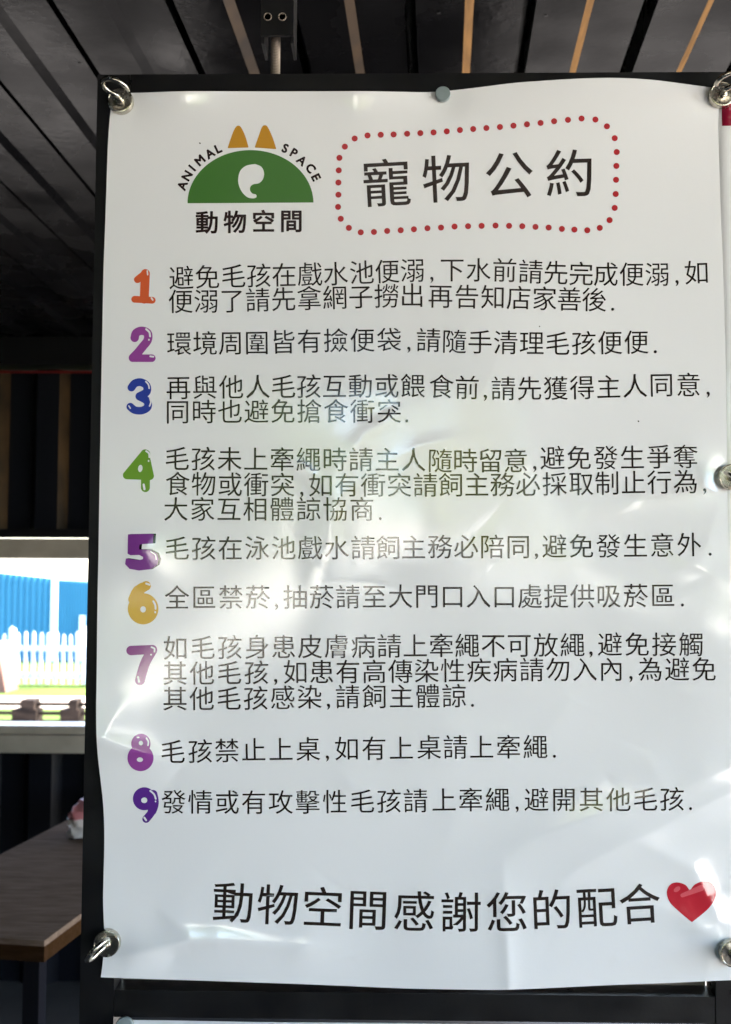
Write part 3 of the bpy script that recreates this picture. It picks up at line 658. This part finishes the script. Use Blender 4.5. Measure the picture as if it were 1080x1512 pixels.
hook_copy(*HOOKS['tr'], -14, 'nickel magnetic hook at the top corner shared with the poster that has a red band', True)
hook_copy(*HOOKS['bl'], -48, 'nickel magnetic hook at the bottom corner near the table, its hook drooping off the poster')
hook_copy(*HOOKS['br'], 60, 'nickel magnetic hook below the red heart, at the bottom corner of the poster')
hook_copy(*HOOKS['mr'], 200, 'nickel magnetic hook halfway down the poster edge, level with rule 4')
def disc(px, py, r, label, P=None):
    bm = bmesh.new(); add_lathe(bm, [(r*.94, 0), (r, -.0008), (r, -.0042), (r*.93, -.005), (r*.5, -.0051)], 40)
    p = P or seat(px, py)
    for v in bm.verts: v.co += p
    return tag(from_bm('disc_magnet', bm, M['grey_disc'], smooth=True), label, 'magnet')
disc(*HOOKS['tm'], .0074, 'small flat grey round magnet at the middle of the poster top edge')

# ------------------------------------------------------------ neighbour poster, lower poster
def flat_sheet(name, x0, x1, z0, z1, y, m, parent, amp=.0015):
    bm = bmesh.new(); n = 40; g = []
    for j in range(n+1):
        g.append([bm.verts.new((x0+(x1-x0)*i/n, y-amp*(1+math.sin(i*.33+1.2)*math.cos(j*.21)), z0+(z1-z0)*j/n)) for i in range(n+1)])
    for j in range(n):
        for i in range(n): bm.faces.new((g[j][i], g[j][i+1], g[j+1][i+1], g[j+1][i]))
    o = from_bm(name, bm, m, parent, smooth=True)
    md = o.modifiers.new('t', 'SOLIDIFY'); md.thickness = .0003
    return o
nx = P1(1056, 400, 0).x; nz1, nzr, nz0 = P1(1075, 143, 0).z, P1(1075, 186, 0).z, P1(1075, 1440, 0).z
nb = empty('poster', (nx+.3, 0, nz0), 'white poster with a red band along its top, mostly cut off by the picture edge', 'poster')
flat_sheet('sheet', nx, nx+.6, nz0, nz1, .0005, M['paper'], nb, .0004)
flat_sheet('header_band', P1(1066, 160, 0).x, nx+.598, nzr, nz1-.001, .0001, M['red_paper'], nb, .0004)
lz1 = P1(200, 1505.5, 0).z
lp = flat_sheet('poster', P1(176, 1508, 0).x, P1(1052, 1508, 0).x, lz1-.5, lz1, -.0004, M['paper'], None, .0012)
tag(lp, 'white poster hung under the steel crossbar, only its top edge showing', 'poster')
p = P1(187, 1511, 0); disc(0, 0, .0085, 'small round magnet on the top edge of the lower white poster', Vector((p.x, -.0036, p.z)))

# ------------------------------------------------------------ counter table and tissue pack
tz = .75
def tp(px, py): return on_z(np.array([float(px)]), np.array([float(py)]), tz)[0]
fr, br_ = tp(66, 1389), tp(126, 1345); fl = tp(-190, 1389)
tx1 = float(fr[0]); y0 = float(fr[1])
lx = float(tp(0, 1235)[0])
table = empty('counter_table', (-.9, y0+.5, 0), 'narrow brown wood topped counter table running back under the window', 'table')
sk = (float(br_[0])-tx1)/(float(br_[1])-y0)          # slight turn of the table
TM = Matrix.Translation((tx1, y0, 0)) @ Matrix.Rotation(-math.atan(sk), 4, 'Z')
wdt = tx1-lx; ln = WY-.1-y0
box('table_top', (-wdt-.02, 0, 0, ln, tz-.012, tz), M['wood'], table, .002, M4=TM)
box('apron', (-wdt-.018, -.002, .004, ln-.004, tz-.045, tz-.0125), M['wood_edge'], table, .001, M4=TM)
for yy in (.01, ln-.06):
    for xx in (-wdt-.0, -.05): box('leg', (xx, xx+.035, yy, yy+.035, 0, tz-.046), M['leg'], table, .002, M4=TM)
box('stretcher', (-wdt+.036, -.051, .012, .04, .28, .31), M['leg'], table, .002, M4=TM)
bm = bmesh.new()
cp = tp(96, 1241); n = 14
tx, ty = float(cp[0]), float(cp[1])
def pack(z0, z1, taper):
    bm = bmesh.new()
    rings = []
    for k in range(9):
        t = k/8; z = z0+(z1-z0)*t; rings.append([])
        for q in range(28):
            a = 2*math.pi*q/28; ca, sa = math.cos(a), math.sin(a)
            e = .45; X = math.copysign(abs(ca)**e, ca); Yy = math.copysign(abs(sa)**e, sa)
            s_ = 1-taper*t*t; wob = 1+.05*math.sin(q*1.7+k)+.05*math.sin(q*3.1+k*2.3)
            rings[-1].append(bm.verts.new((tx+.085+X*.083*wob*(1-.85*taper*t*t), ty+.06+Yy*.055*s_*wob, z+.003*math.sin(q*2.3))))
    for a, b in zip(rings, rings[1:]):
        for q in range(28): bm.faces.new((a[q], a[(q+1) % 28], b[(q+1) % 28], b[q]))
    bm.faces.new(rings[0]); bm.faces.new(rings[-1]); return bm
tis = empty('tissue_pack', (tx+.085, ty+.06, tz), 'soft plastic tissue pack, white below and red on top, on the counter table', 'tissue pack')
from_bm('pack_body', pack(tz+.004, tz+.055, .0), M['wrap_white'], tis, smooth=True)
from_bm('pack_top', pack(tz+.0555, tz+.105, .42), M['wrap_red'], tis, smooth=True)

# ------------------------------------------------------------ outside, through the window
FY = 14.6
def ox(px, Y): return xpx(px, 950, Y)
fz = lambda py: zpx(py, FY)
random.seed(5)
fence = empty('picket_fence', (ox(60, FY), FY, GZ), 'low white picket fence standing on the grass beyond the window', 'fence')
step_ = ox(27, FY)-ox(16, FY)
k = 0; x = ox(16, FY)-step_*14
while x < ox(330, FY):
    tall = abs((x-ox(16, FY))/step_-round((x-ox(16, FY))/step_/10)*10) < .3
    wdp = step_*(.38 if tall else random.uniform(.19, .24)); zt = fz(929 if tall else random.uniform(936, 942)); sh_ = random.uniform(-.012, .012)
    bm = bmesh.new(); add_box(bm, x-wdp, x+wdp, FY, FY+.03+.05*tall, GZ+.02, zt)
    for v in bm.verts: v.co.x += sh_*(v.co.z-GZ)*1.4
    vs = [bm.verts.new((x+sh_*(zt-GZ)*1.4+sx*wdp, FY+.015+sy*.015, zt+.0005)) for sx in (-1, 1) for sy in (-1, 1)]; ap = bm.verts.new((x+sh_, FY+.015, zt+.05))
    for f in ((0, 1), (1, 3), (3, 2), (2, 0)): bm.faces.new((vs[f[0]], vs[f[1]], ap))
    from_bm('fence_post' if tall else 'picket', bm, M['white_paint'], fence); x += step_
for zz in (fz(958), fz(998)):
    box('rail', (ox(16, FY)-step_*14, ox(330, FY), FY+.031, FY+.055, zz-.035, zz+.035), M['white_paint'], fence, 0)
HY = 19.0
hd = empty('blue_hoarding', (ox(60, HY), HY, GZ), 'bright blue ribbed sheet metal hoarding behind the white picket fence', 'hoarding')
def hoard(x0, x1, za, zb, per, dep, name='ribbed_panel'):
    bm = bmesh.new(); n = int((x1-x0)/per*4); lo, hi = [], []
    for i in range(n+1):
        xx = x0+(x1-x0)*i/n; d = (0, 0, dep, dep)[i % 4]; zt = za+(zb-za)*i/n
        lo.append(bm.verts.new((xx, HY+d, GZ))); hi.append(bm.verts.new((xx, HY+d, zt)))
    for i in range(n): bm.faces.new((lo[i], lo[i+1], hi[i+1], hi[i]))
    o = from_bm(name, bm, M['blue'], hd); md = o.modifiers.new('t', 'SOLIDIFY'); md.thickness = .004; return o
hoard(ox(-260, HY), ox(74, HY), zpx(820, HY), zpx(854, HY), ox(9, HY)-ox(0, HY), .04)
hoard(ox(84, HY), ox(420, HY), zpx(856, HY), zpx(880, HY), ox(4, HY)-ox(0, HY), .02)
box('pillar', (ox(118, HY), ox(127, HY), HY-.06, HY-.031, GZ, zpx(908, HY)), M['pale_blue'], hd, .005)
box('pillar', (ox(75, HY), ox(83, HY), HY-.03, HY+.05, GZ, zpx(852, HY)), M['pale_blue'], hd, .005)
PY = 9.0
bench = empty('timber_bench', (ox(60, PY), PY, GZ), 'low weathered timber bench with chunky supports outside the window', 'bench')
def pz(py): return zpx(py, PY)
for a, b in ((20, 56), (91, 119), (160, 192)):
    bm = bmesh.new(); add_box(bm, ox(a, PY), ox(b, PY), PY, PY+.2, GZ, pz(1048)); add_box(bm, ox(a+12, PY), ox(b-4, PY), PY+.01, PY+.19, pz(1048), pz(1034))
    from_bm('support', bm, M['old_wood'], bench, bevel=.02)
for a, b, oo in ((1039, 1044, .03), (1052, 1057, .0), (1066, 1070, .06)):
    box('board', (ox(-60, PY), ox(260, PY), PY+.05+oo, PY+.09+oo, pz(b), pz(a)), M['old_wood'], bench, .004)
RY = 13.6
bm = bmesh.new()
pa_, pb_ = [xpx(-34, 960, RY), xpx(-30, 1012, RY), xpx(9, 1012, RY), xpx(-4, 955, RY)], [zpx(950, RY), GZ, GZ, zpx(950, RY)]
a = [bm.verts.new((xx, RY, zz)) for xx, zz in zip(pa_, pb_)]; b = [bm.verts.new((xx, RY+.5, zz)) for xx, zz in zip(pa_, pb_)]
bm.faces.new(a); bm.faces.new(b[::-1])
for k in range(4): bm.faces.new((a[k], a[(k+1) % 4], b[(k+1) % 4], b[k]))
tag(from_bm('sloping_ramp', bm, M['red_board'], bevel=.01), 'red brown sloping ramp in front of the picket fence', 'ramp')

# ------------------------------------------------------------ unseen, added behind the viewer for poster reflections: trees and a pale wall
def tree(x, y, h, rad, m, label):
    t = empty('garden_tree', (x, y, GZ), label, 'tree')
    bm = bmesh.new(); add_tube(bm, [(x, y, GZ), (x+.05, y, GZ+h*.3), (x-.05, y+.05, GZ+h*.55), (x, y, GZ+h*.8)], [.16, .13, .09, .03], 10)
    for k in range(7):
        a = random.uniform(0, 6.28); q = rad*random.uniform(.4, .8)
        add_tube(bm, [(x, y, GZ+h*(.35+.05*k)), (x+math.cos(a)*q*.5, y+math.sin(a)*q*.5, GZ+h*(.45+.05*k)), (x+math.cos(a)*q, y+math.sin(a)*q, GZ+h*(.52+.06*k))], [.06, .04, .015], 6)
    from_bm('trunk', bm, M['bark'], t, smooth=True)
    n = 5200; cl = 34
    cen = np.random.normal(size=(cl, 3)); cen /= np.linalg.norm(cen, axis=1, keepdims=True); cen *= np.random.uniform(.35, 1., (cl, 1))**.6
    cen = cen*np.array([rad, rad, h*.34])+np.array([x, y, GZ+h*.64])
    P = cen[np.random.randint(cl, size=n)]+np.random.normal(size=(n, 3))*rad*.2
    a1 = np.random.normal(size=(n, 3)); a1 /= np.linalg.norm(a1, axis=1, keepdims=True); b1 = np.cross(a1, np.random.normal(size=(n, 3))); b1 /= np.linalg.norm(b1, axis=1, keepdims=True)
    s_ = np.random.uniform(.06, .12, (n, 1)); V = np.stack([P-a1*s_*1.6, P-b1*s_*.7, P+a1*s_*1.6, P+b1*s_*.7], 1).reshape(-1, 3)
    me = bpy.data.meshes.new('crown'); me.from_pydata(V.tolist(), [], [(4*i, 4*i+1, 4*i+2, 4*i+3) for i in range(n)]); link('crown', me, m, t)
tree(-3.0, -12, 5.2, 1.9, M['leaf'], 'leafy dark green tree standing on the lawn opposite the poster')
tree(.9, -12.5, 4.6, 1.5, M['leaf_light'], 'yellow green bushy tree standing on the lawn opposite the poster')
tree(4.4, -12, 5.6, 1.9, M['leaf'], 'tall dark green tree by the paved yard opposite the poster')
bm = bmesh.new(); add_box(bm, -9, 9, -15.2, -15, GZ+.001, 1.9); add_box(bm, -9.04, 9.04, -15.24, -14.96, 1.903, 1.98)
gw = empty('garden_wall', (0, -15, GZ), 'pale plastered garden wall with a coping opposite the poster', 'wall')
from_bm('wall_face', bm, M['render_wall'], gw)
